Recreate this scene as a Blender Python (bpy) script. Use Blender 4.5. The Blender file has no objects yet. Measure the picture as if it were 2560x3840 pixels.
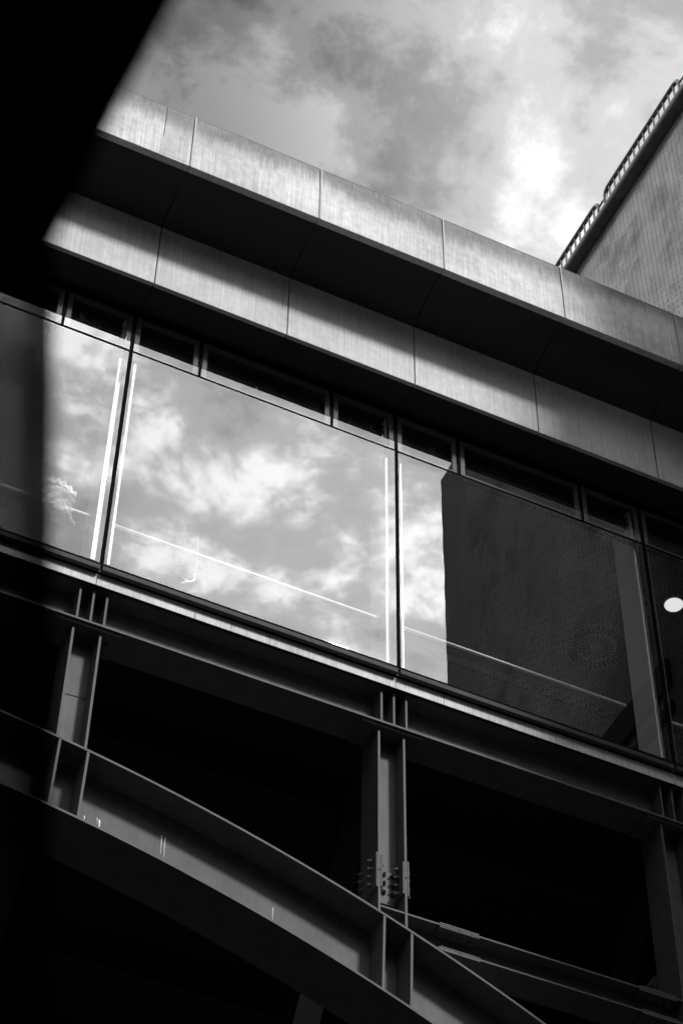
import bpy, bmesh, math, random
from mathutils import Vector, Matrix
random.seed(7)
S = 0.6            # metres per design unit (one 6-unit bay is 3.6 m)
GZ = 39.4          # design units between the transom level and the ground
def W(x, y, z): return Vector((x*S, y*S, (z+GZ)*S))

scene = bpy.context.scene
# ------------------------------------------------------------------ camera
AZ, EL, ROLL = 0.42806, 0.86573, 0.01712
cam = bpy.data.cameras.new('camera'); camo = bpy.data.objects.new('camera', cam)
scene.collection.objects.link(camo); scene.camera = camo
fw = Vector((math.sin(AZ)*math.cos(EL), math.cos(AZ)*math.cos(EL), math.sin(EL)))
rr = Vector((math.cos(AZ), -math.sin(AZ), 0)); uu = rr.cross(fw)
r2 = math.cos(ROLL)*rr + math.sin(ROLL)*uu; u2 = -math.sin(ROLL)*rr + math.cos(ROLL)*uu
M = Matrix((r2, u2, -fw)).transposed().to_4x4(); M.translation = W(-7.2921, -26.4096, -36.7315)
camo.matrix_world = M
cam.sensor_fit = 'VERTICAL'; cam.sensor_height = 36; cam.lens = 8380.7/3840*36
cam.clip_start = 0.05; cam.clip_end = 3000
cam.dof.use_dof = True; cam.dof.focus_distance = 30.5; cam.dof.aperture_fstop = 3.8
cam.dof.aperture_blades = 0

# ------------------------------------------------------------------ sky
SUN_AZ, SUN_EL = math.radians(23.0), math.radians(42.9)   # azimuth from -Y towards +X
sd = Vector((math.sin(SUN_AZ)*math.cos(SUN_EL), -math.cos(SUN_AZ)*math.cos(SUN_EL), math.sin(SUN_EL)))
world = bpy.data.worlds.new('World'); scene.world = world; world.use_nodes = True
class NT:
    """small helper for node trees"""
    def __init__(s, t): s.t = t; t.nodes.clear()
    def n(s, typ, ins=None, **kw):
        nd = s.t.nodes.new(typ)
        for k, v in kw.items(): setattr(nd, k, v)
        for k, v in (ins or {}).items(): s.set(nd.inputs[k], v)
        return nd
    def set(s, sock, v):
        if isinstance(v, bpy.types.NodeSocket): s.t.links.new(v, sock)
        elif isinstance(v, bpy.types.Node): s.t.links.new(v.outputs[0], sock)
        else:
            try: sock.default_value = v
            except Exception: sock.default_value = (v, v, v, 1)
    def m(s, op, a, b=0.0, c=0.0, clamp=False):
        return s.n('ShaderNodeMath', {0: a, 1: b, 2: c}, operation=op, use_clamp=clamp).outputs[0]
    def ramp(s, x, stops, interp='LINEAR'):
        nd = s.n('ShaderNodeValToRGB', {0: x}); cr = nd.color_ramp; cr.interpolation = interp
        while len(cr.elements) < len(stops): cr.elements.new(0.5)
        for e, (p, v) in zip(cr.elements, stops): e.position = p; e.color = (v, v, v, 1)
        return nd.outputs[0]
    def noise(s, vec, scale, detail=4, rough=.5, dist=0.0):
        return s.n('ShaderNodeTexNoise', {'Vector': vec, 'Scale': scale, 'Detail': detail, 'Roughness': rough, 'Distortion': dist}).outputs[0]
    def mapping(s, vec, scale=(1, 1, 1), loc=(0, 0, 0), rot=(0, 0, 0)):
        return s.n('ShaderNodeMapping', {'Vector': vec, 'Scale': scale, 'Location': loc, 'Rotation': rot}).outputs[0]
w = NT(world.node_tree)
tc = w.n('ShaderNodeTexCoord').outputs['Generated']
sky = w.n('ShaderNodeTexSky', sky_type='NISHITA', sun_disc=False, sun_elevation=SUN_EL, sun_rotation=math.pi-SUN_AZ,
          air_density=1.0, dust_density=1.5, ozone_density=1.0)
bw = w.n('ShaderNodeRGBToBW', {0: sky.outputs[0]}).outputs[0]
sep = w.n('ShaderNodeSeparateXYZ', {0: tc})
X_, Y_, Z_ = sep.outputs
zc = w.m('MAXIMUM', Z_, 0.08)
cx_ = w.m('DIVIDE', X_, zc); cy_ = w.m('DIVIDE', Y_, zc)
cv = w.n('ShaderNodeCombineXYZ', {0: cx_, 1: cy_, 2: 0.0}).outputs[0]        # flat cloud layer
OFF = (5.5, 9.3, 0)
big = w.noise(w.mapping(cv, (1, 1, 1), OFF), 3.4, 3, .5, .3)
fine = w.noise(w.mapping(cv, (1, 1, 1), (8.3, 2.2, 1)), 11.0, 10, .62, .15)
cl = w.m('ADD', w.m('MULTIPLY', big, .46), w.m('MULTIPLY', fine, .54))
cover = w.ramp(cl, [(.43, 0.0), (.505, .42), (.585, 1.0)], 'EASE')
# thin overcast is brighter towards the sun side and dimmer away from it
dx = w.n('ShaderNodeVectorMath', {0: w.n('ShaderNodeVectorMath', {0: tc}, operation='NORMALIZE').outputs[0], 1: tuple(sd)}, operation='DOT_PRODUCT').outputs['Value']
glow = w.m('POWER', w.m('MAXIMUM', dx, 0.0), 40.0)
broad = w.m('POWER', w.m('MAXIMUM', w.m('MULTIPLY_ADD', dx, .55, .45), 0.0), 10.0)
# brighter veil towards +X (the direction of the tower)
east = w.n('ShaderNodeMapRange', {'Value': w.m('SUBTRACT', cx_, w.m('MULTIPLY', cy_, .55)), 'From Min': -.16, 'From Max': .08, 'To Min': 0.0, 'To Max': 1.0}, interpolation_type='SMOOTHSTEP').outputs[0]
lum = w.m('ADD', w.m('MULTIPLY_ADD', cover, 2.0, .25), w.m('MULTIPLY', east, w.m('MULTIPLY_ADD', cover, 3.4, 4.3)))
lum = w.m('ADD', lum, w.m('MULTIPLY', broad, w.m('MULTIPLY_ADD', w.m('MULTIPLY', cover, cover), 56.0, 11.0)))
lum = w.m('ADD', lum, w.m('MULTIPLY', glow, 22.0))
# bright lobe added to the sky, high north-west, to light the tower brick
nw = w.n('ShaderNodeVectorMath', {0: w.n('ShaderNodeVectorMath', {0: tc}, operation='NORMALIZE').outputs[0], 1: tuple(Vector((-.58, .42, .70)).normalized())}, operation='DOT_PRODUCT').outputs['Value']
lum = w.m('ADD', lum, w.m('MULTIPLY', w.m('POWER', w.m('MAXIMUM', nw, 0.0), 20.0), 85.0))
lum = w.m('ADD', w.m('MULTIPLY', bw, .05), lum)
up = w.n('ShaderNodeMapRange', {'Value': Z_, 'From Min': .30, 'From Max': .72, 'To Min': 0.0, 'To Max': 1.0}, interpolation_type='SMOOTHSTEP').outputs[0]
lum = w.m('MULTIPLY', lum, up)
bg = w.n('ShaderNodeBackground', {0: w.n('ShaderNodeCombineColor', {0: lum, 1: lum, 2: lum}).outputs[0], 1: 0.10})
w.n('ShaderNodeOutputWorld', {0: bg.outputs[0]})

# ------------------------------------------------------------------ sun (veiled by thin cloud)
sl = bpy.data.lights.new('sun', 'SUN'); so = bpy.data.objects.new('sun', sl); scene.collection.objects.link(so)
sl.energy = 4.0; sl.angle = math.radians(6.5); sl.color = (1, 1, 1)
so.rotation_euler = (-sd).to_track_quat('-Z', 'Y').to_euler()
scene.view_settings.view_transform = 'Standard'; scene.view_settings.look = 'None'
scene.view_settings.gamma = 1; scene.view_settings.exposure = 0.0
scene.render.engine = 'CYCLES'
scene.cycles.max_bounces = 8; scene.cycles.transparent_max_bounces = 16

# ------------------------------------------------------------------ materials (black and white, like the photograph)
def mat(name):
    m = bpy.data.materials.new(name); m.use_nodes = True
    return m, NT(m.node_tree)
def finish(t, col, rough=.5, bump=None, bd=.1, metal=0.0, spec=.5):
    b = t.n('ShaderNodeBsdfPrincipled')
    if isinstance(col, (int, float)): col = (col, col, col, 1)
    else: col = t.n('ShaderNodeCombineColor', {0: col, 1: col, 2: col}).outputs[0]
    t.set(b.inputs['Base Color'], col); t.set(b.inputs['Roughness'], rough)
    b.inputs['Metallic'].default_value = metal; b.inputs['Specular IOR Level'].default_value = spec
    if bump is not None:
        bp = t.n('ShaderNodeBump', {'Height': bump, 'Strength': bd, 'Distance': .01}); t.set(b.inputs['Normal'], bp.outputs[0])
    t.n('ShaderNodeOutputMaterial', {0: b.outputs[0]})
def pos(t): return t.n('ShaderNodeNewGeometry').outputs['Position']
def weathered(name, base, amp, stain=True, streak=.5):
    """painted metal cladding with fine rain streaks; 'stain' adds the dirty run-off band under the top edge"""
    m, t = mat(name); p = pos(t)
    s1 = t.noise(t.mapping(p, (13, 13, .30)), 2.2, 8, .72)
    s2 = t.noise(t.mapping(p, (60, 60, 1.1)), 1.0, 5, .7)
    blot = t.noise(t.mapping(p, (1, 1, 1)), .9, 5, .6)
    spots = t.noise(t.mapping(p, (1, 1, 1)), 9, 6, .7)
    v = t.m('ADD', t.m('MULTIPLY', s1, .45), t.m('ADD', t.m('MULTIPLY', s2, .38), t.m('ADD', t.m('MULTIPLY', blot, .45), t.m('MULTIPLY', spots, .30))))
    v = t.m('SUBTRACT', v, .79)
    col = t.m('MULTIPLY_ADD', v, amp, base)
    if stain:
        z = t.n('ShaderNodeSeparateXYZ', {0: p}).outputs[2]
        top = (5.82+GZ)*S
        d = t.m('SUBTRACT', top, z)                            # metres below the coping
        edge = t.m('SUBTRACT', t.m('MULTIPLY_ADD', s1, 1.1, t.m('MULTIPLY', s2, .35)), t.m('MULTIPLY_ADD', t.noise(t.mapping(p, (1, 1, .2)), .55, 3, .6), 1.1, -.20))
        dirt = t.n('ShaderNodeMapRange', {'Value': t.m('SUBTRACT', t.m('MULTIPLY', edge, .95), d), 'From Min': -.22, 'From Max': .25, 'To Min': 0.0, 'To Max': 1.0}, interpolation_type='SMOOTHSTEP').outputs[0]
        col = t.m('MULTIPLY', col, t.m('MULTIPLY_ADD', dirt, -.60*streak*2, 1.0))
        lip = t.n('ShaderNodeMapRange', {'Value': d, 'From Min': .0, 'From Max': .05, 'To Min': .55, 'To Max': 1.0}).outputs[0]
        col = t.m('MULTIPLY', col, lip)
    finish(t, t.m('MAXIMUM', col, .01), .8, t.m('ADD', s2, spots), .3, 0, .2)
    return m
M_FASCIA = weathered('weathered_fascia', .55, 1.35)
M_BAND = weathered('clean_cladding', .52, .85, stain=False)
M_LEDGE = weathered('ledge_metal', .55, 1.1, stain=False)
def plain(name, c, rough=.5, amp=.25, scale=3, spec=.5, metal=0.0):
    m, t = mat(name); p = pos(t)
    n = t.noise(p, scale, 6, .6)
    n2 = t.noise(t.mapping(p, (14, 14, 1.2)), 1, 4, .6)
    f = t.m('ADD', t.m('MULTIPLY', t.m('SUBTRACT', n, .5), amp*2), t.m('MULTIPLY', t.m('SUBTRACT', n2, .5), amp))
    finish(t, t.m('MULTIPLY', t.m('ADD', 1.0, f), c), rough, n, .1, metal, spec)
    return m
M_STRIP = plain('pale_joint_strip', .44, .7, .35, 6, .2)
M_STEEL = plain('painted_steel', .10, .6, .34, 4, .08)
M_EDGE = plain('worn_steel_edge', .10, .7, .3, 12, .05)
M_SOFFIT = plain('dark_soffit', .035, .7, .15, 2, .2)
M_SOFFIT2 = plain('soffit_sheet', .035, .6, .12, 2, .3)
M_JOINT = plain('black_joint', .012, .8, .1)
M_BLACK = plain('black_gasket', .008, .9, .1, 5, .0)
M_FRAME = plain('dark_window_frame', .15, .7, .15, 6, .1)
M_SILL = plain('anodised_sill', .06, .75, .3, 9, .08)
M_WHITE = plain('white_gloss_paint', .84, .35, .06, 4)
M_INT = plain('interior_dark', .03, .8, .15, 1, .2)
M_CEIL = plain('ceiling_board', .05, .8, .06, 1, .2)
M_PIPE = plain('weathered_pipe', .085, .6, .9, 5, .3)
M_RAIL = plain('railing_paint', .10, .5, .3, 8)
M_PLATE = plain('diffuser_plate', .10, .7, .05)
M_DECK = plain('deck_underside', .02, .9, .2, 1, .1)
M_NEAR = plain('near_black_metal', .002, .9, .1, 3, .0)
M_DROP = plain('chalky_white', .8, .9, .2, 20)
M_FIN = plain('diffuser_fin', .004, .6, .1)
M_CONC = plain('concrete_pier', .38, .8, .25, 3)
M_GROUND = plain('asphalt', .016, .9, .3, 2, .2)
# brick of the tower: wall lies in a plane of constant x, so courses run in y
m, t = mat('pale_brick'); M_BRICK = m; p = pos(t); sp = t.n('ShaderNodeSeparateXYZ', {0: p})
# outer walls facing y use x instead: sum works for both since the other one is constant
v = t.n('ShaderNodeCombineXYZ', {0: t.m('ADD', sp.outputs[0], sp.outputs[1]), 1: sp.outputs[2], 2: 0.0}).outputs[0]
br = t.n('ShaderNodeTexBrick', {'Vector': v, 'Color1': (.74, .74, .74, 1), 'Color2': (.60, .60, .60, 1), 'Mortar': (.035, .035, .035, 1),
    'Scale': 1.0, 'Mortar Size': .009, 'Mortar Smooth': .2, 'Bias': 0.0, 'Brick Width': .225, 'Row Height': .075})
b1 = t.n('ShaderNodeRGBToBW', {0: br.outputs[0]}).outputs[0]
patch = t.noise(t.mapping(p, (1, 1.2, .8)), 1.6, 7, .7)
patch = t.ramp(patch, [(.47, 1.0), (.60, .70), (.72, .42)])
blot = t.noise(p, .5, 3, .5)
col = t.m('MULTIPLY', t.m('MULTIPLY', b1, patch), t.m('MULTIPLY_ADD', blot, .7, .65))
finish(t, col, .85, b1, .4, 0, .2)
# reflective window glass, slightly bowed
m, t = mat('window_glass'); M_GLASS = m; p = pos(t)
bowz = t.noise(t.mapping(p, (1, 1, 1)), .9, 2, .5)
bp = t.n('ShaderNodeBump', {'Height': bowz, 'Strength': 1.0, 'Distance': .0007})
gm = t.n('ShaderNodeNewGeometry')
fc = t.n('ShaderNodeLayerWeight', {'Blend': .5}).outputs['Facing']
fr = t.m('MULTIPLY', t.m('MULTIPLY_ADD', t.m('POWER', fc, 3.5), .7, .078), t.m('SUBTRACT', 1.0, gm.outputs['Backfacing']))
gl = t.n('ShaderNodeBsdfGlossy', {'Color': (.97, .97, .97, 1), 'Roughness': 0.0, 'Normal': bp.outputs[0]})
tr = t.n('ShaderNodeBsdfTransparent', {'Color': (.95, .95, .95, 1)})
dust = t.n('ShaderNodeBsdfDiffuse', {'Color': (.6, .6, .6, 1)})
ds = t.ramp(t.noise(t.mapping(p, (18, 18, .7)), 1.4, 6, .7), [(.55, 0.0), (.8, .028)])
spk = t.ramp(t.noise(p, 38, 2, .5), [(.74, 0.0), (.80, .35)])
mx = t.n('ShaderNodeMixShader', {0: fr, 1: tr.outputs[0], 2: gl.outputs[0]})
mx2 = t.n('ShaderNodeMixShader', {0: t.m('ADD', ds, spk, clamp=True), 1: mx.outputs[0], 2: dust.outputs[0]})
t.n('ShaderNodeOutputMaterial', {0: mx2.outputs[0]})
# smoked glass of the near screen
m, t = mat('smoked_glass'); M_SMOKE = m
tr = t.n('ShaderNodeBsdfTransparent', {'Color': (.34, .34, .34, 1)})
gl = t.n('ShaderNodeBsdfGlossy', {'Color': (.9, .9, .9, 1), 'Roughness': .25})
mx = t.n('ShaderNodeMixShader', {0: .012, 1: tr.outputs[0], 2: gl.outputs[0]})
t.n('ShaderNodeOutputMaterial', {0: mx.outputs[0]})
m, t = mat('dark_acrylic'); M_POST = m
tr = t.n('ShaderNodeBsdfTransparent', {'Color': (.17, .17, .17, 1)}); t.n('ShaderNodeOutputMaterial', {0: tr.outputs[0]})
m, t = mat('lit_lamp'); M_LAMP = m
em = t.n('ShaderNodeEmission', {'Color': (1, 1, 1, 1), 'Strength': .95}); t.n('ShaderNodeOutputMaterial', {0: em.outputs[0]})
m, t = mat('clear_plastic'); M_PLASTIC = m; p = pos(t)
k = t.ramp(t.noise(p, 5, 3, .6, 1.0), [(.40, .25), (.58, .9)])
tr = t.n('ShaderNodeBsdfTransparent'); df = t.n('ShaderNodeBsdfPrincipled', {'Base Color': (.8, .8, .8, 1), 'Roughness': .3})
mx = t.n('ShaderNodeMixShader', {0: k, 1: tr.outputs[0], 2: df.outputs[0]}); t.n('ShaderNodeOutputMaterial', {0: mx.outputs[0]})

# ------------------------------------------------------------------ mesh helpers (design units)
def tag(o, label=None, cat=None, group=None, kind=None):
    if label: o['label'] = label
    if cat: o['category'] = cat
    if group: o['group'] = group
    if kind: o['kind'] = kind
    return o
class MB:
    def __init__(s): s.b = bmesh.new()
    def hull8(s, pts):
        vs = [s.b.verts.new(W(*p)) for p in pts]
        for f in ((0, 3, 2, 1), (4, 5, 6, 7), (0, 1, 5, 4), (1, 2, 6, 5), (2, 3, 7, 6), (3, 0, 4, 7)): s.b.faces.new([vs[i] for i in f])
        return s
    def box(s, x0, x1, y0, y1, z0, z1):
        return s.hull8([(x0, y0, z0), (x1, y0, z0), (x1, y1, z0), (x0, y1, z0), (x0, y0, z1), (x1, y0, z1), (x1, y1, z1), (x0, y1, z1)])
    def ring(s, loops, close=True, caps=True):
        """loft between equal-length loops of points"""
        L = [[s.b.verts.new(W(*p)) for p in lp] for lp in loops]; n = len(L[0])
        for a, c in zip(L, L[1:]):
            for i in range(n if close else n-1):
                s.b.faces.new([a[i], a[(i+1) % n], c[(i+1) % n], c[i]])
        if caps and close: s.b.faces.new(L[0][::-1]); s.b.faces.new(L[-1])
        return s
    def tube(s, pts, rad, n=10):
        pts = [Vector(p) for p in pts]; loops = []
        ref = None
        for i, p in enumerate(pts):
            d = (pts[min(i+1, len(pts)-1)] - pts[max(i-1, 0)]).normalized()
            if ref is None: ref = Vector((0, 0, 1)) if abs(d.z) < .9 else Vector((1, 0, 0))
            a = d.cross(ref).normalized(); c = a.cross(d).normalized(); ref = c
            rd = rad[i] if isinstance(rad, (list, tuple)) else rad
            loops.append([tuple(p + rd*(math.cos(2*math.pi*k/n)*a + math.sin(2*math.pi*k/n)*c)) for k in range(n)])
        return s.ring(loops)
    def prism_xz(s, poly, y0, y1):
        return s.ring([[(x, y0, z) for x, z in poly], [(x, y1, z) for x, z in poly]])
    def prism_yz(s, poly, x0, x1):
        return s.ring([[(x0, y, z) for y, z in poly], [(x1, y, z) for y, z in poly]])
    def build(s, name, material, parent=None, bevel=0, smooth=False, origin=None):
        bmesh.ops.recalc_face_normals(s.b, faces=s.b.faces)
        me = bpy.data.meshes.new(name)
        base = origin if origin is not None else (parent_loc(parent) if parent else None)
        if base is None:
            cs = [v.co for v in s.b.verts]
            base = Vector((sum(c.x for c in cs)/len(cs), sum(c.y for c in cs)/len(cs), min(c.z for c in cs)))
        bmesh.ops.translate(s.b, verts=s.b.verts, vec=-base)
        s.b.to_mesh(me); s.b.free(); me.materials.append(material)
        if smooth:
            for p_ in me.polygons: p_.use_smooth = True
        o = bpy.data.objects.new(name, me); scene.collection.objects.link(o)
        if parent: o.parent = parent; o['_base'] = list(parent_loc(parent))
        else: o.location = base; o['_base'] = list(base)
        if bevel:
            bv = o.modifiers.new('bevel', 'BEVEL'); bv.width = bevel*S; bv.segments = 2; bv.limit_method = 'ANGLE'
        return o
def parent_loc(p): return Vector(p['_base'])
def empty(name, x, y, z):
    o = bpy.data.objects.new(name, None); scene.collection.objects.link(o); o.location = W(x, y, z); o['_base'] = list(W(x, y, z)); return o
def hexbolt(c, axis, r=.045, h=.05, ph=0.0):
    """hex head + nut stub pointing along axis"""
    m = MB(); c = Vector(c); a = Vector(axis).normalized()
    ref = Vector((0, 0, 1)) if abs(a.z) < .9 else Vector((1, 0, 0)); e = a.cross(ref).normalized(); f = a.cross(e)
    def lp(rr, d, n=6): return [tuple(c + a*d + rr*(math.cos(2*math.pi*k/n+ph)*e + math.sin(2*math.pi*k/n+ph)*f)) for k in range(n)]
    m.ring([lp(r*1.45, 0), lp(r*1.45, .012)]); m.ring([lp(r*1.12, .0125), lp(r*1.12, h*.8), lp(r*.95, h)]); m.ring([lp(r*.55, h+.001), lp(r*.5, h+.035)])
    return m

# ------------------------------------------------------------------ ground
g = MB(); g.box(-1500, 1500, -1500, 1500, -GZ-1, -GZ); g = g.build('ground', M_GROUND); tag(g, kind='structure')

# ------------------------------------------------------------------ the glazed bridge
XL, XR = -18.0, 13.98
br = empty('glazed_bridge', -2, 8, -GZ)
tag(br, 'long glazed bridge with pale weathered roof fascia, big reflective windows and dark steel arch beneath', 'bridge')
YF, ZFT, ZFB = -2.28, 5.82, 3.818
YB1, YB, ZBT, ZBB = -1.586, -0.803, 3.512, 1.416
X0 = .066
ks = list(range(-6, 5))
for k in ks:
    a = X0+3*k; c = min(a+3, XR)
    if a >= XR: continue
    g = .006
    m = MB(); m.box(a+g, c-g, YF, YF+.16, ZFB, ZFT); fp = m.build('roof_fascia_panel', M_FASCIA, br, bevel=.012)
    m = MB(); m.box(c+.012, c+.045, YF-.012, YF-.001, ZFB+.005, ZFT-.02); m.build('joint_strip', M_STRIP, fp)
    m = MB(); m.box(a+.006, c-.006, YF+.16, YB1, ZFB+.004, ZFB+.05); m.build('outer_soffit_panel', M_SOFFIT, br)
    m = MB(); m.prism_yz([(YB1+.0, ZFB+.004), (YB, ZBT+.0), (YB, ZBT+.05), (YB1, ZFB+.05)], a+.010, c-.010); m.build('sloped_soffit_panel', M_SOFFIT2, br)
    # the cladding band curves slightly at its head
    m = MB(); m.box(a+.012, c-.012, YB, YB+.10, ZBB, ZBT-.003); m.build('cladding_band_panel', M_BAND, br, bevel=.010)
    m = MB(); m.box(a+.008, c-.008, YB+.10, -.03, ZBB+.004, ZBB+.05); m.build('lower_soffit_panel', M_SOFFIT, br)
# extra vertical patch joint in one fascia panel
m = MB(); m.box(-.585, -.57, YF-.006, YF-.001, 4.6, ZFT-.05); m.build('patch_joint', M_JOINT, br)
m = MB(); m.box(-.585, -.005, YF-.004, YF-.0005, 3.9, 5.7); m.build('patch_plate', weathered('patch_metal', .47, .9), br)
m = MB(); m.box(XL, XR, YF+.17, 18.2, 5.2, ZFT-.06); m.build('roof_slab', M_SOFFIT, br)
m = MB(); m.box(XL, XR, YF+.17, YF+.3, ZFB+.06, 5.19); m.box(XL, XR, YB+.11, YB+.2, ZBB+.06, 5.19); m.build('fascia_backing', M_JOINT, br)
m = MB(); m.box(XL, XR, 18.2, 18.36, ZFB, ZFT); m.box(XL, XR, 16.4, 18.19, ZFB, ZFB+.1); m.box(XL, XR, 16.8, 16.9, ZBB, ZFB-.01); m.build('rear_fascia', M_FASCIA, br)
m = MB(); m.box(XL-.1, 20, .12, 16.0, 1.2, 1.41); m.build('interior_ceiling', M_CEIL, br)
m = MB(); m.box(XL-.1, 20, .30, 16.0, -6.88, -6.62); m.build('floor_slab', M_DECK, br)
m = MB()
for yy in (3.2, 6.4, 9.6, 12.8): m.box(XL, XR, yy-.15, yy+.15, -7.6, -6.885)
m.build('deck_joist', M_DECK, br)
m = MB(); m.box(XL-.2, XL, .0, 16.0, -6.6, 1.19); m.build('end_wall', M_CONC, br)
# interior bulkhead / blind box just inside the head of the glass
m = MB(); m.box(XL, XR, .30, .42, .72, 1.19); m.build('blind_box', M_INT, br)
m = MB(); m.box(XL, XR, .20, .24, .93, .97); m.box(XL, XR, .20, .24, .76, .80); m.build('blind_track', M_INT, br)

# windows
def pane(x0, x1, z0, z1, par, y=0.0):
    # each pane sits a hair out of true, so its reflection steps against its neighbour's
    ta, tb = (0, 0) if abs(x0-6) < .1 and z1 < 0 else (random.uniform(-.0016, .0016), random.uniform(-.0016, .0016))
    xc, zc_ = (x0+x1)/2, (z0+z1)/2; q = lambda x, z, d: (x, y+d+ta*(x-xc)+tb*(z-zc_), z)
    m = MB(); m.hull8([q(x0, z0, 0), q(x1, z0, 0), q(x1, z0, .02), q(x0, z0, .02), q(x0, z1, 0), q(x1, z1, 0), q(x1, z1, .02), q(x0, z1, .02)])
    return m.build('glass_pane', M_GLASS, par)
for k in range(-3, 3):
    a = 6.0*k; c = min(a+6.0, XR); gp = .042
    f = MB()
    f.box(a+gp-.035, c-gp+.035, .03, .10, -6.53, -6.43); f.box(a, c, .03, .12, -.07, -.005); f.box(a, c, .03, .12, .005, .07)
    f.box(a, a+.10, .03, .12, -6.428, -.072); f.box(c-.10, c, .03, .12, -6.428, -.072)
    wf = f.build('window_frame', M_BLACK, br)
    xs = [a, a+1.5, a+4.5, a+6.0] if c-a > 5.9 else [a, c]
    # outer cap at the head and the sill
    m = MB(); m.box(a, c, -.02, .12, 1.24, 1.415); m.build('head_frame', M_BLACK, wf)
    m = MB(); m.box(a+.02, c-.02, -.035, .06, -6.69, -6.575); m.build('sill_bar', M_SILL, wf, bevel=.01)
    m = MB(); m.box(a, c, -.010, .05, -6.573, -6.50); m.build('sill_gasket', M_BLACK, wf)
    pane(a+gp, c-gp, -6.50, -.035, wf)
    for i in range(len(xs)-1):
        u, v = xs[i], xs[i+1]
        e0 = gp if i == 0 else .03; e1 = gp if i == len(xs)-2 else .03
        pane(u+e0, v-e1, .035, 1.235, wf)
        m = MB(); w_ = .10; m.box(u+.05, u+.05+w_, .021, .09, .04, 1.23); m.box(v-.05-w_, v-.05, .021, .09, .04, 1.23)
        m.box(u+.151, v-.151, .021, .09, 1.12, 1.23); m.box(u+.151, v-.151, .021, .09, .04, .10)
        m.build('toplight_frame', M_FRAME, wf)
        if i > 0:
            m = MB(); m.box(u-.028, u+.028, .0, .13, .04, 1.235); m.build('toplight_mullion', M_BLACK, wf)
    m = MB(); m.box(c-gp+.002, c+gp-.002, .004, .09, -6.5, 1.235); m.build('joint_mullion', M_BLACK, wf)
m = MB(); m.box(XL, XR, .002, .028, -.033, .033); m.build('transom_gasket', M_BLACK, br)
# rear glazing line (far side, mostly wall)
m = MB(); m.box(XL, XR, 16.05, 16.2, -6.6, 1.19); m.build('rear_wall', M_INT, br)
# white H-section columns inside the glass
for k in range(-3, 3):
    x = 6.0*k
    m = MB(); m.box(x-.185, x-.140, .14, .86, -6.6, 1.18); m.box(x+.140, x+.185, .14, .86, -6.6, 1.18); m.box(x-.139, x+.139, .48, .52, -6.6, 1.18)
    m.build('interior_column', M_WHITE, br)
# ledge below the glass
xs = [XL, -12, -6.0, -3.2, -.02, 1.9, 2.62, 5.98, 7.0, 9.4, 12.02, XR]
for a, c in zip(xs, xs[1:]):
    m = MB(); m.prism_yz([(.10, -6.70), (.10, -6.975), (.115, -6.975), (.125, -6.70)], a+.006, c-.006); m.build('ledge_panel', M_LEDGE, br)
m = MB(); m.box(XL, XR, .13, .16, -6.93, -6.60); m.build('ledge_backing', M_BLACK, br)

# ------------------------------------------------------------------ steelwork
YG, ZGT, ZGB, WG = .212, -6.89, -7.86, .256
XCc, ZCc, RT, RB = -5.635, -43.184, 32.83, 31.30
YA = .15
def edge(m, *b): m.box(*b)
def girder(y0, sgn, full):
    yb = y0+.72*sgn; lo, hi = min(y0, yb), max(y0, yb)
    m = MB(); m.box(XL, XR, lo, hi, ZGT-.045, ZGT); m.box(XL, XR, lo, hi, ZGB, ZGB+.045)
    mid = (lo+hi)/2; m.box(XL, XR, mid-.02, mid+.02, ZGB+.046, ZGT-.046)
    G = m.build('edge_girder', M_STEEL, br)
    for k in range(-3, 3):
        for j in (-1, 0, 1):
            x = 6*k+j*WG
            if x > XR: continue
            m = MB(); m.box(x-.02, x+.02, lo+.006, mid-.021, ZGB+.046, ZGT-.046); m.build('stiffener', M_STEEL, G)
        m = MB(); m.box(6*k-.62, 6*k+.62, lo+.05, hi-.02, ZGB-.05, ZGB-.001); m.build('end_plate', M_STEEL, G)
        if full and -1 <= k <= 2:
            for yy in (.536, .78):
                for xo in (-.318, -.071, .19, .438):
                    hexbolt((6*k+xo, yy, ZGB-.052), (0, 0, -1), .04, .05).build('bolt', M_STEEL, G)
    return G
girder(YG, 1, True)
girder(15.8, -1, False)
def ztop(x, R=RT): return ZCc+math.sqrt(R*R-(x-XCc)**2)
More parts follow.
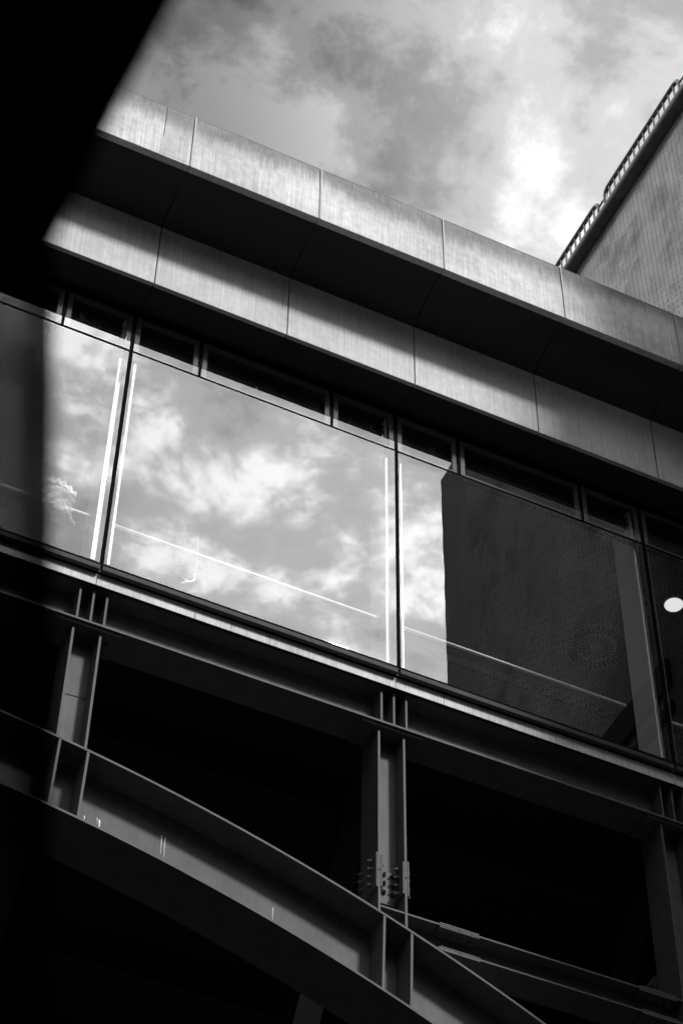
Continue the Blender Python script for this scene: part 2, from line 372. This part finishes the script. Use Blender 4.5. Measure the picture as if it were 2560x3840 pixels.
def column(k, y0, sgn, full):
    x = 6.0*k; yb = y0+.70*sgn; lo, hi = min(y0, yb), max(y0, yb); mid = (lo+hi)/2
    zb = ztop(x-WG) if k < 2 else ztop(x-WG)
    zl, zr = ztop(x-WG)+.03, ztop(x+WG)+.03
    t_ = .022
    m = MB()
    m.box(x-WG-t_, x-WG+t_, lo, hi, zl, ZGB-.052); m.box(x+WG-t_, x+WG+t_, lo, hi, zr, ZGB-.052)
    m.hull8([(x-WG+t_+.001, mid-.018, zl), (x+WG-t_-.001, mid-.018, zr), (x+WG-t_-.001, mid+.018, zr), (x-WG+t_+.001, mid+.018, zl),
             (x-WG+t_+.001, mid-.018, ZGB-.052), (x+WG-t_-.001, mid-.018, ZGB-.052), (x+WG-t_-.001, mid+.018, ZGB-.052), (x-WG+t_+.001, mid+.018, ZGB-.052)])
    Cn = m.build('steel_column', M_STEEL, br)
    if not full: return Cn
    if k == 0:
        m = MB(); m.hull8([(x-WG+.03, mid-.026, -9.30), (x+WG-.03, mid-.026, -9.27), (x+WG-.03, mid-.019, -9.27), (x-WG+.03, mid-.019, -9.30),
                           (x-WG+.03, mid-.026, -9.285), (x+WG-.03, mid-.026, -9.25), (x+WG-.03, mid-.019, -9.25), (x-WG+.03, mid-.019, -9.285)]); m.build('web_joint', M_JOINT, Cn)
    if k == 1:
        z0, z1 = -11.69, -10.92
        for s_ in (-1, 1):
            for side in (-1, 1):
                xx = x+s_*WG+side*(t_+.022)
                m = MB()
                if side*s_ > 0: m.box(xx-.018, xx+.018, lo-.006, hi+.0, z0, z1); m.build('splice_plate', M_EDGE, Cn)
                else:
                    m.box(xx-.016, xx+.016, lo-.004, mid-.05, z0+.03, z1-.03); m.build('splice_plate', M_EDGE, Cn)
                for i in range(4):
                    zz = z0+.12+i*.178
                    for yy in ((lo+.16,) if side*s_ < 0 else (lo+.16, hi-.14)):
                        hexbolt((xx+side*.018, yy, zz), (side, 0, 0), .036, .06).build('bolt', M_STEEL, Cn)
        m = MB(); m.box(x-.13, x+.205, mid-.052, mid-.019, z0-.06, -11.02); m.build('web_plate', M_STEEL, Cn)
        for zz in (-11.10, -11.30, -11.50):
            for xo in (-.03, .13): hexbolt((x+xo, mid-.053, zz), (0, -1, 0), .038, .045).build('bolt', M_STEEL, Cn)
        for s_ in (-1, 1):
            m = MB(); m.box(x+s_*WG-t_*.9, x+s_*WG+t_*.9, lo-.0065, lo-.0005, -11.31, -11.285); m.build('flange_gap', M_JOINT, Cn)
    return Cn
for k in range(-3, 3): column(k, .333, 1, True); column(k, 15.67, -1, False)

def arch(y0, sgn, full):
    yb = y0+1.10*sgn; lo, hi = min(y0, yb), max(y0, yb); mid = (lo+hi)/2
    xa, xb = -25.0, XR; n = 90
    A = lambda R, a: (XCc+R*math.sin(a), ZCc+R*math.cos(a))
    def strip(R0, R1, ya, yb_):
        m = MB(); loops = []
        a0 = math.asin((xa-XCc)/R0); a1 = math.asin((xb-XCc)/RT)
        for i in range(n+1):
            a = a0+(a1-a0)*i/n
            p0, p1 = A(R0, a), A(R1, a)
            loops.append([(p0[0], ya, p0[1]), (p1[0], ya, p1[1]), (p1[0], yb_, p1[1]), (p0[0], yb_, p0[1])])
        m.ring(loops); return m
    R_ = strip(RT-.045, RT, lo, hi).build('arch_rib', M_STEEL, br)
    strip(RB, RB+.045, lo, hi).build('arch_bottom_flange', M_STEEL, R_)
    strip(RB+.046, RT-.046, mid-.02, mid+.02).build('arch_web', M_STEEL, R_)
    for k in range(-3, 3):
        for j in (-1, 1):
            x = 6*k+j*WG+(.03 if k else .02)
            if x > XR or x < xa: continue
            a = math.asin((x-XCc)/RT); p1 = A(RT-.046, a)
            tilt = -.022                                            # the stiffeners lean a touch
            zt = p1[1]; xt = p1[0]
            zb_ = zt-1.35
            for _ in range(20):
                xb_ = xt+tilt*(zt-zb_); zb_ = ZCc+math.sqrt((RB+.046)**2-(xb_-XCc)**2)
            m = MB(); m.hull8([(xb_-.022, lo+.006, zb_+.0), (xb_+.022, lo+.006, zb_), (xb_+.022, mid-.021, zb_), (xb_-.022, mid-.021, zb_),
                               (xt-.022, lo+.006, zt), (xt+.022, lo+.006, zt), (xt+.022, mid-.021, zt), (xt-.022, mid-.021, zt)]); m.build('stiffener', M_STEEL, R_)
    if full:
        for (x, z, l, wd) in [(.489, -11.868, .20, .010), (.548, -12.02, .30, .014), (.713, -11.828, .12, .008), (.754, -11.86, .46, .020), (1.527, -12.24, .16, .016),
                              (1.864, -11.762, .40, .009), (1.925, -11.787, .42, .009), (2.24, -12.37, .30, .015), (3.927, -12.57, .38, .009)]:
            m = MB(); y_ = mid-.02
            m.tube([(x, y_-.001, z+.02), (x, y_-.005, z-.01), (x+.004, y_-.003, z-l*.5), (x+.008, y_-.0005, z-l)], [wd*.5, wd, wd*.55, wd*.25], 6)
            m.build('dried_drip', M_DROP, R_)
    return R_
arch(YA, 1, True); arch(15.85, -1, False)
# level tie beam running right from the middle column
def tie(y0, sgn, full):
    yb = y0+.62*sgn; lo, hi = min(y0, yb), max(y0, yb); mid = (lo+hi)/2; zt, zb = -12.06, -12.60
    xs0 = 6.86
    m = MB(); m.box(5.78, 13.9, lo, hi, zt-.035, zt); m.box(xs0, 13.9, lo, hi, zb, zb+.035)
    m.hull8([(xs0, mid-.02, zb+.036), (13.9, mid-.02, zb+.036), (13.9, mid+.02, zb+.036), (xs0, mid+.02, zb+.036),
             (5.80, mid-.02, zt-.036), (13.9, mid-.02, zt-.036), (13.9, mid+.02, zt-.036), (5.80, mid+.02, zt-.036)])
    T = m.build('tie_beam', M_STEEL, br)
    if not full: return
    for xa_, xb_ in ((6.90, 7.66), (10.85, 11.6)):
        m = MB(); m.box(xa_, xb_, lo-.005, hi, zt+.001, zt+.032); m.build('splice_plate', M_EDGE, T)
        m = MB(); m.box(xa_, xb_, lo-.005, mid-.05, zt-.075, zt-.05); m.build('splice_plate', M_EDGE, T)
        m = MB(); m.box(xa_, xb_, lo-.005, hi, zb-.032, zb-.001); m.build('splice_plate', M_EDGE, T)
        m = MB(); m.box(xa_, xb_, lo-.005, mid-.05, zb+.036, zb+.06); m.build('splice_plate', M_EDGE, T)
        m = MB(); m.box(xa_+.37, xa_+.39, lo-.009, lo-.0055, zt-.04, zt); m.box(xa_+.37, xa_+.39, lo-.009, lo-.0055, zb, zb+.036); m.build('flange_gap', M_JOINT, T)
        for xo in (.06, .24, .46, .65):
            hexbolt((xa_+xo, lo+.14, zt-.076), (0, 0, -1), .036, .05).build('bolt', M_STEEL, T)
            hexbolt((xa_+xo, lo+.14, zb+.061), (0, 0, 1), .036, .05).build('bolt', M_STEEL, T)
        for xo in (.16, .37): hexbolt((xa_+xo+.06, mid-.021, -12.37), (0, -1, 0), .045, .045).build('bolt', M_STEEL, T)
    return T
tie(.345, 1, True); tie(15.65, -1, False)
# raking braces behind the front truss
for k in range(-2, 3):
    x = 6.0*k
    p0, p1 = Vector((x, 1.55, -8.0)), Vector((x, 5.5, -14.2)); d = (p1-p0).normalized(); nrm = Vector((0, -d.z, d.y))
    def bar(xa_, xb_, o0, o1):
        m.hull8([(xa_, *(p0+nrm*o0)[1:]), (xb_, *(p0+nrm*o0)[1:]), (xb_, *(p0+nrm*o1)[1:]), (xa_, *(p0+nrm*o1)[1:]),
                 (xa_, *(p1+nrm*o0)[1:]), (xb_, *(p1+nrm*o0)[1:]), (xb_, *(p1+nrm*o1)[1:]), (xa_, *(p1+nrm*o1)[1:])])
    m = MB(); bar(x-.25, x+.25, -.25, -.21); bar(x-.25, x+.25, .21, .25); bar(x-.018, x+.018, -.209, .209); m.build('raking_brace', M_DECK, br)

# ------------------------------------------------------------------ brick tower at the right end
YT0, YT1, XT, ZT = -12.8, 42.0, 14.0, 17.15
tw = empty('brick_tower', 26, 14, -GZ); tag(tw, 'tall pale brick building at the bridge end with a dark round coping pipe', 'building')
def wallpoly():
    m = MB(); b = m.box
    b(XT, XT+.6, YT0+1.45, .0, -GZ, ZT); b(XT, XT+.6, 18.4, YT1, -GZ, ZT)
    b(XT, XT+.6, .0, 18.4, -GZ, -7.9); b(XT, XT+.6, .0, 18.4, 1.42, ZT)
    b(XT+.61, 38, YT1-.6, YT1, -GZ, ZT); b(38.01, 38.6, YT0+.3, YT1, -GZ, ZT); b(XT+.61, 38, YT0+.3, YT0+.9, -GZ, ZT)
    return m
wallpoly().build('wall', M_BRICK, tw)
m = MB(); m.box(XT-.02, XT+.6, YT0, YT0+1.44, -GZ, ZT); m.build('corner_pier', M_CONC, tw)
m = MB(); m.box(XT+.62, 38, YT0+1, YT1-.7, ZT-.8, ZT-.4); m.build('roof', M_SOFFIT, tw)
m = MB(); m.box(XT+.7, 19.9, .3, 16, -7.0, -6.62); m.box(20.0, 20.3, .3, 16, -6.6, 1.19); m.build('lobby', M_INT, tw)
m = MB(); m.box(XT-.10, XT-.003, YT0+1.45, -2.40, -1.33, -.45); m.box(XT-.08, XT-.003, YT0+1.45, -2.40, -2.05, -1.75); m.build('string_course', M_SOFFIT, tw)
m = MB(); n = 26; m.tube([(XT-.12, -9.0+i*(YT1+9.0)/n, 17.38) for i in range(n+1)], .24, 20); m.build('coping_pipe', M_PIPE, tw, smooth=True)
for i in range(n):
    pass
# unseen blocks added to shade the street, opposite and at the bridge end
def block(x0, x1, y0, y1, top, label, side):
    o = empty('shade_block', (x0+x1)/2, (y0+y1)/2, -GZ); tag(o, label, 'building')
    m = MB(); m.box(x0, x1, y0, y1, -GZ, top); m.build('wall', M_DARKBRICK, o)
    m = MB(); m.box(x0-.3, x1+.3, y0-.3, y1+.3, top+.002, top+.8); m.build('cornice', M_CONC, o)
    z = -GZ+1.5
    while z < top-5:
        u = (x0 if side == 'y' else y0)+2
        while u < (x1 if side == 'y' else y1)-4:
            m = MB()
            if side == 'y': m.box(u, u+3, y1+.002, y1+.08, z, z+3.4)
            else: m.box(x1+.002, x1+.08, u, u+3, z, z+3.4)
            m.build('window', M_FRAME, o); u += 8
        z += 9
    return o
M_DARKBRICK = plain('dark_brick', .05, .9, .3, 2, .1)
block(-62, 44, -96, -64, 9.0, 'added unseen dark block behind the viewer that shades the street', 'y')
block(-64, -18.3, -26, 44, 8.0, 'added unseen dark block at the far end of the bridge that shades the street', 'x')
# railings: bent tube with balusters
def railing(ya, yb, label, link=True):
    x, zb, zt, rc = 14.12, 17.3, 19.17, .28
    o = empty('roof_railing', x, (ya+yb)/2, zb)
    tag(o, label, 'railing', 'railing sections along the tower roof')
    pts = [(x, ya, zb)]
    pts.append((x, ya, zt-rc))
    for i in range(1, 7):
        a = math.pi/2*i/6; pts.append((x, ya+rc-rc*math.cos(a), zt-rc+rc*math.sin(a)))
    for i in range(7):
        a = math.pi/2*i/6; pts.append((x, yb-rc+rc*math.sin(a), zt-rc+rc*math.cos(a)))
    pts.append((x, yb, zb))
    m = MB(); m.tube(pts, .068, 10); m.build('rail_tube', M_RAIL, o, smooth=True)
    m = MB(); m.tube([(x, ya+.06, 17.62), (x, yb-.06, 17.62)], .04, 8); m.build('bottom_rail', M_RAIL, o, smooth=True)
    nb = 14
    for i in range(1, nb+1):
        y = ya+(yb-ya)*i/(nb+1); m = MB(); m.tube([(x, y, 17.6), (x, y, zt-.03)], .036, 8); m.build('baluster', M_RAIL, o, smooth=True)
    if link:
        m = MB(); m.tube([(x, ya-.45, zt-.30), (x, ya+.02, zt-.30)], .032, 8); m.build('link_bar', M_RAIL, o, smooth=True)
railing(-1.75, 2.42, 'dark bent-tube railing section shown whole, in the middle of the tower roof line')
railing(2.80, 6.97, 'lower dark railing section on the tower roof disappearing behind the bridge fascia')
railing(-6.32, -2.15, 'railing section cut by the picture edge at the top end of the tower roof line', link=False)

# ------------------------------------------------------------------ things inside the bridge
def handrail(x0, x1, label):
    m = MB(); m.tube([(x0, .40, -4.90), (x1, .40, -4.88)], .036, 10)
    o = empty('handrail', (x0+x1)/2, .42, -6.6); tag(o, label, 'handrail', 'white handrails behind the glass')
    m.build('rail', M_WHITE, o, smooth=True)
    m = MB(); m.box(x0, x1, .43, .46, -5.35, -5.15); m.build('toe_board', M_BLACK, o)
    return o
handrail(-5.8, -.20, 'white handrail behind the leftmost window crossed by the crumpled sheet')
handrail(.20, 5.8, 'white handrail behind the cloud-filled middle window')
handrail(6.20, 11.30, 'white handrail behind the window that mirrors the brick tower')
handrail(12.2, 13.9, 'short white handrail behind the window at the right edge')
# round ceiling lamp
o = empty('ceiling_lamp', 14.16, 2.12, 1.2); tag(o, 'bright round ceiling lamp glowing behind the right edge window', 'lamp')
def disc(cx, cy, z0, z1, r0, r1, n=40):
    m = MB(); m.ring([[(cx+r0*math.cos(2*math.pi*i/n), cy+r0*math.sin(2*math.pi*i/n), z0) for i in range(n)], [(cx+r1*math.cos(2*math.pi*i/n), cy+r1*math.sin(2*math.pi*i/n), z1) for i in range(n)]]); return m
disc(14.16, 2.12, 1.14, 1.198, .225, .24).build('lamp_rim', M_WHITE, o); disc(14.16, 2.12, 1.118, 1.139, .205, .22).build('diffuser', M_LAMP, o)
# swirl air diffuser
o = empty('air_diffuser', 13.25, 4.1, 1.2); tag(o, 'round dark swirl air diffuser with radial fins on the ceiling', 'diffuser')
disc(13.25, 4.1, 1.17, 1.198, .72, .74, 48).build('face_plate', M_PLATE, o)
for ring, (ra, rb, nf) in enumerate(((.18, .42, 22), (.46, .70, 34))):
    m = MB()
    for i in range(nf):
        a = 2*math.pi*i/nf; c_, s_ = math.cos(a), math.sin(a); wdt = .022*(ra+rb)/.7
        tx, ty = -s_, c_
        P = lambda rr_, q: (13.25+rr_*c_+q*tx, 4.1+rr_*s_+q*ty)
        q0 = [P(ra, -wdt), P(rb, -wdt*1.3), P(rb, wdt*1.3), P(ra, wdt)]
        m.hull8([(*q, 1.155) for q in q0]+[(*q, 1.169) for q in q0])
    m.build('fin_ring', M_FIN, o)
# hanging cord with frayed end
m = MB(); m.tube([(1.86, .2, -4.5), (1.872, .2, -4.9), (1.884, .2, -5.3), (1.868, .2, -5.78)], .004, 6)
o = m.build('hanging_cord', M_LEDGE); tag(o, 'thin pale cord hanging against the middle window with a curled white end', 'cord')
m = MB(); m.tube([(1.868, .2, -5.78), (1.85, .2, -5.88), (1.80, .2, -5.93), (1.72, .2, -5.97), (1.60, .2, -6.06)], [.012, .028, .02, .026, .008], 8)
m.tube([(1.80, .2, -5.93), (1.68, .2, -5.92), (1.60, .2, -5.86)], [.012, .016, .006], 6); m.build('curled_end', M_WHITE, o)
# crumpled plastic bag tied round the left handrail: ruffled mouth, twisted neck, sagging body
def patch(fx, nu, nv, name, parent=None):
    m = MB(); G = [[m.b.verts.new(W(*fx(i/(nu-1), j/(nv-1)))) for j in range(nv)] for i in range(nu)]
    for i in range(nu-1):
        for j in range(nv-1): m.b.faces.new([G[i][j], G[i+1][j], G[i+1][j+1], G[i][j+1]])
    ob = m.build(name, M_PLASTIC, parent, smooth=True); sm = ob.modifiers.new('solid', 'SOLIDIFY'); sm.thickness = .006
    return ob
def arcx(u, x0=-1.20, x1=-.60): return x0+(x1-x0)*u
def arcz(u, zc, h): return zc+h*math.sin(math.pi*min(1, .12+u*.88))-.10*u
o = patch(lambda u, v: (arcx(u, -1.12, -.62)+.02*math.sin(v*9+u*5), .32+.05*math.sin(u*13+v*9)+.03*math.sin(v*21-u*8), arcz(u, -4.76, .10)-.36*v*(1-.25*u)-.10*u*v+.02*math.sin(u*17)), 26, 22, 'crumpled_bag')
tag(o, 'crumpled pale plastic bag caught on the handrail behind the leftmost window', 'bag')
patch(lambda u, v: (arcx(u), .27+.035*math.sin(u*30)*(1-v), arcz(u, -4.44, .16)-.13*v+.035*math.sin(u*22)*v), 40, 6, 'ruffled_mouth', o)
patch(lambda u, v: (arcx(u, -1.10, -.62), .26-.06*math.sin(v*3.14), arcz(u, -4.68, .16)-.07*v), 30, 5, 'neck_band', o)
patch(lambda u, v: (-.80+.26*v+.10*u*(1-v), .30+.03*math.sin(u*9+v*8), -4.98-.42*v+.05*u), 8, 16, 'trailing_corner', o)

# ------------------------------------------------------------------ near screen the photographer looks past
CC = Vector((-7.2921, -26.4096, -36.7315)); F = 8380.7
def nearpt(a, b, d):   # a point d units in front of the viewer, used only to size the leaning screen
    return CC + d*(fw + (a/F)*r2 - (b/F)*u2)
sc = empty('leaning_screen', -6.3, -23.0, -GZ); tag(sc, 'near blurred black canopy edge with a leaning post and smoked glass screen', 'screen')
def slab(poly, d0, d1, name, material):
    m = MB(); m.ring([[tuple(nearpt(a-1280, b-1920, d0)) for a, b in poly], [tuple(nearpt(a-1280, b-1920, d0)+fw*(d1-d0)) for a, b in poly]]); return m.build(name, material, sc)
slab([(1100, -950), (601, 0), (437, 306), (352, 475), (255, 690), (148, 905), (-900, 905), (-900, -950)], 2.8, 2.9, 'canopy_plate', M_NEAR)
slab([(-900, 906), (77, 906), (61, 4600), (-900, 4600)], 2.83, 2.838, 'smoked_pane', M_SMOKE)
slab([(78, 906), (166, 906), (150, 4600), (62, 4600)], 2.8, 2.9, 'post', M_POST)
# posts carrying the screen down to the pavement
for px in (115, -700):
    top = nearpt(px-1280, 4560-1920, 2.85); bot = Vector(top); d = -u2; t_ = (top.z+GZ)/-d.z if d.z < 0 else 0
    m = MB(); m.tube([tuple(top+u2*.05), tuple(top+d*t_)], .012, 8); m.build('leg', M_NEAR, sc)

for o in bpy.data.objects:
    if '_base' in o: del o['_base']
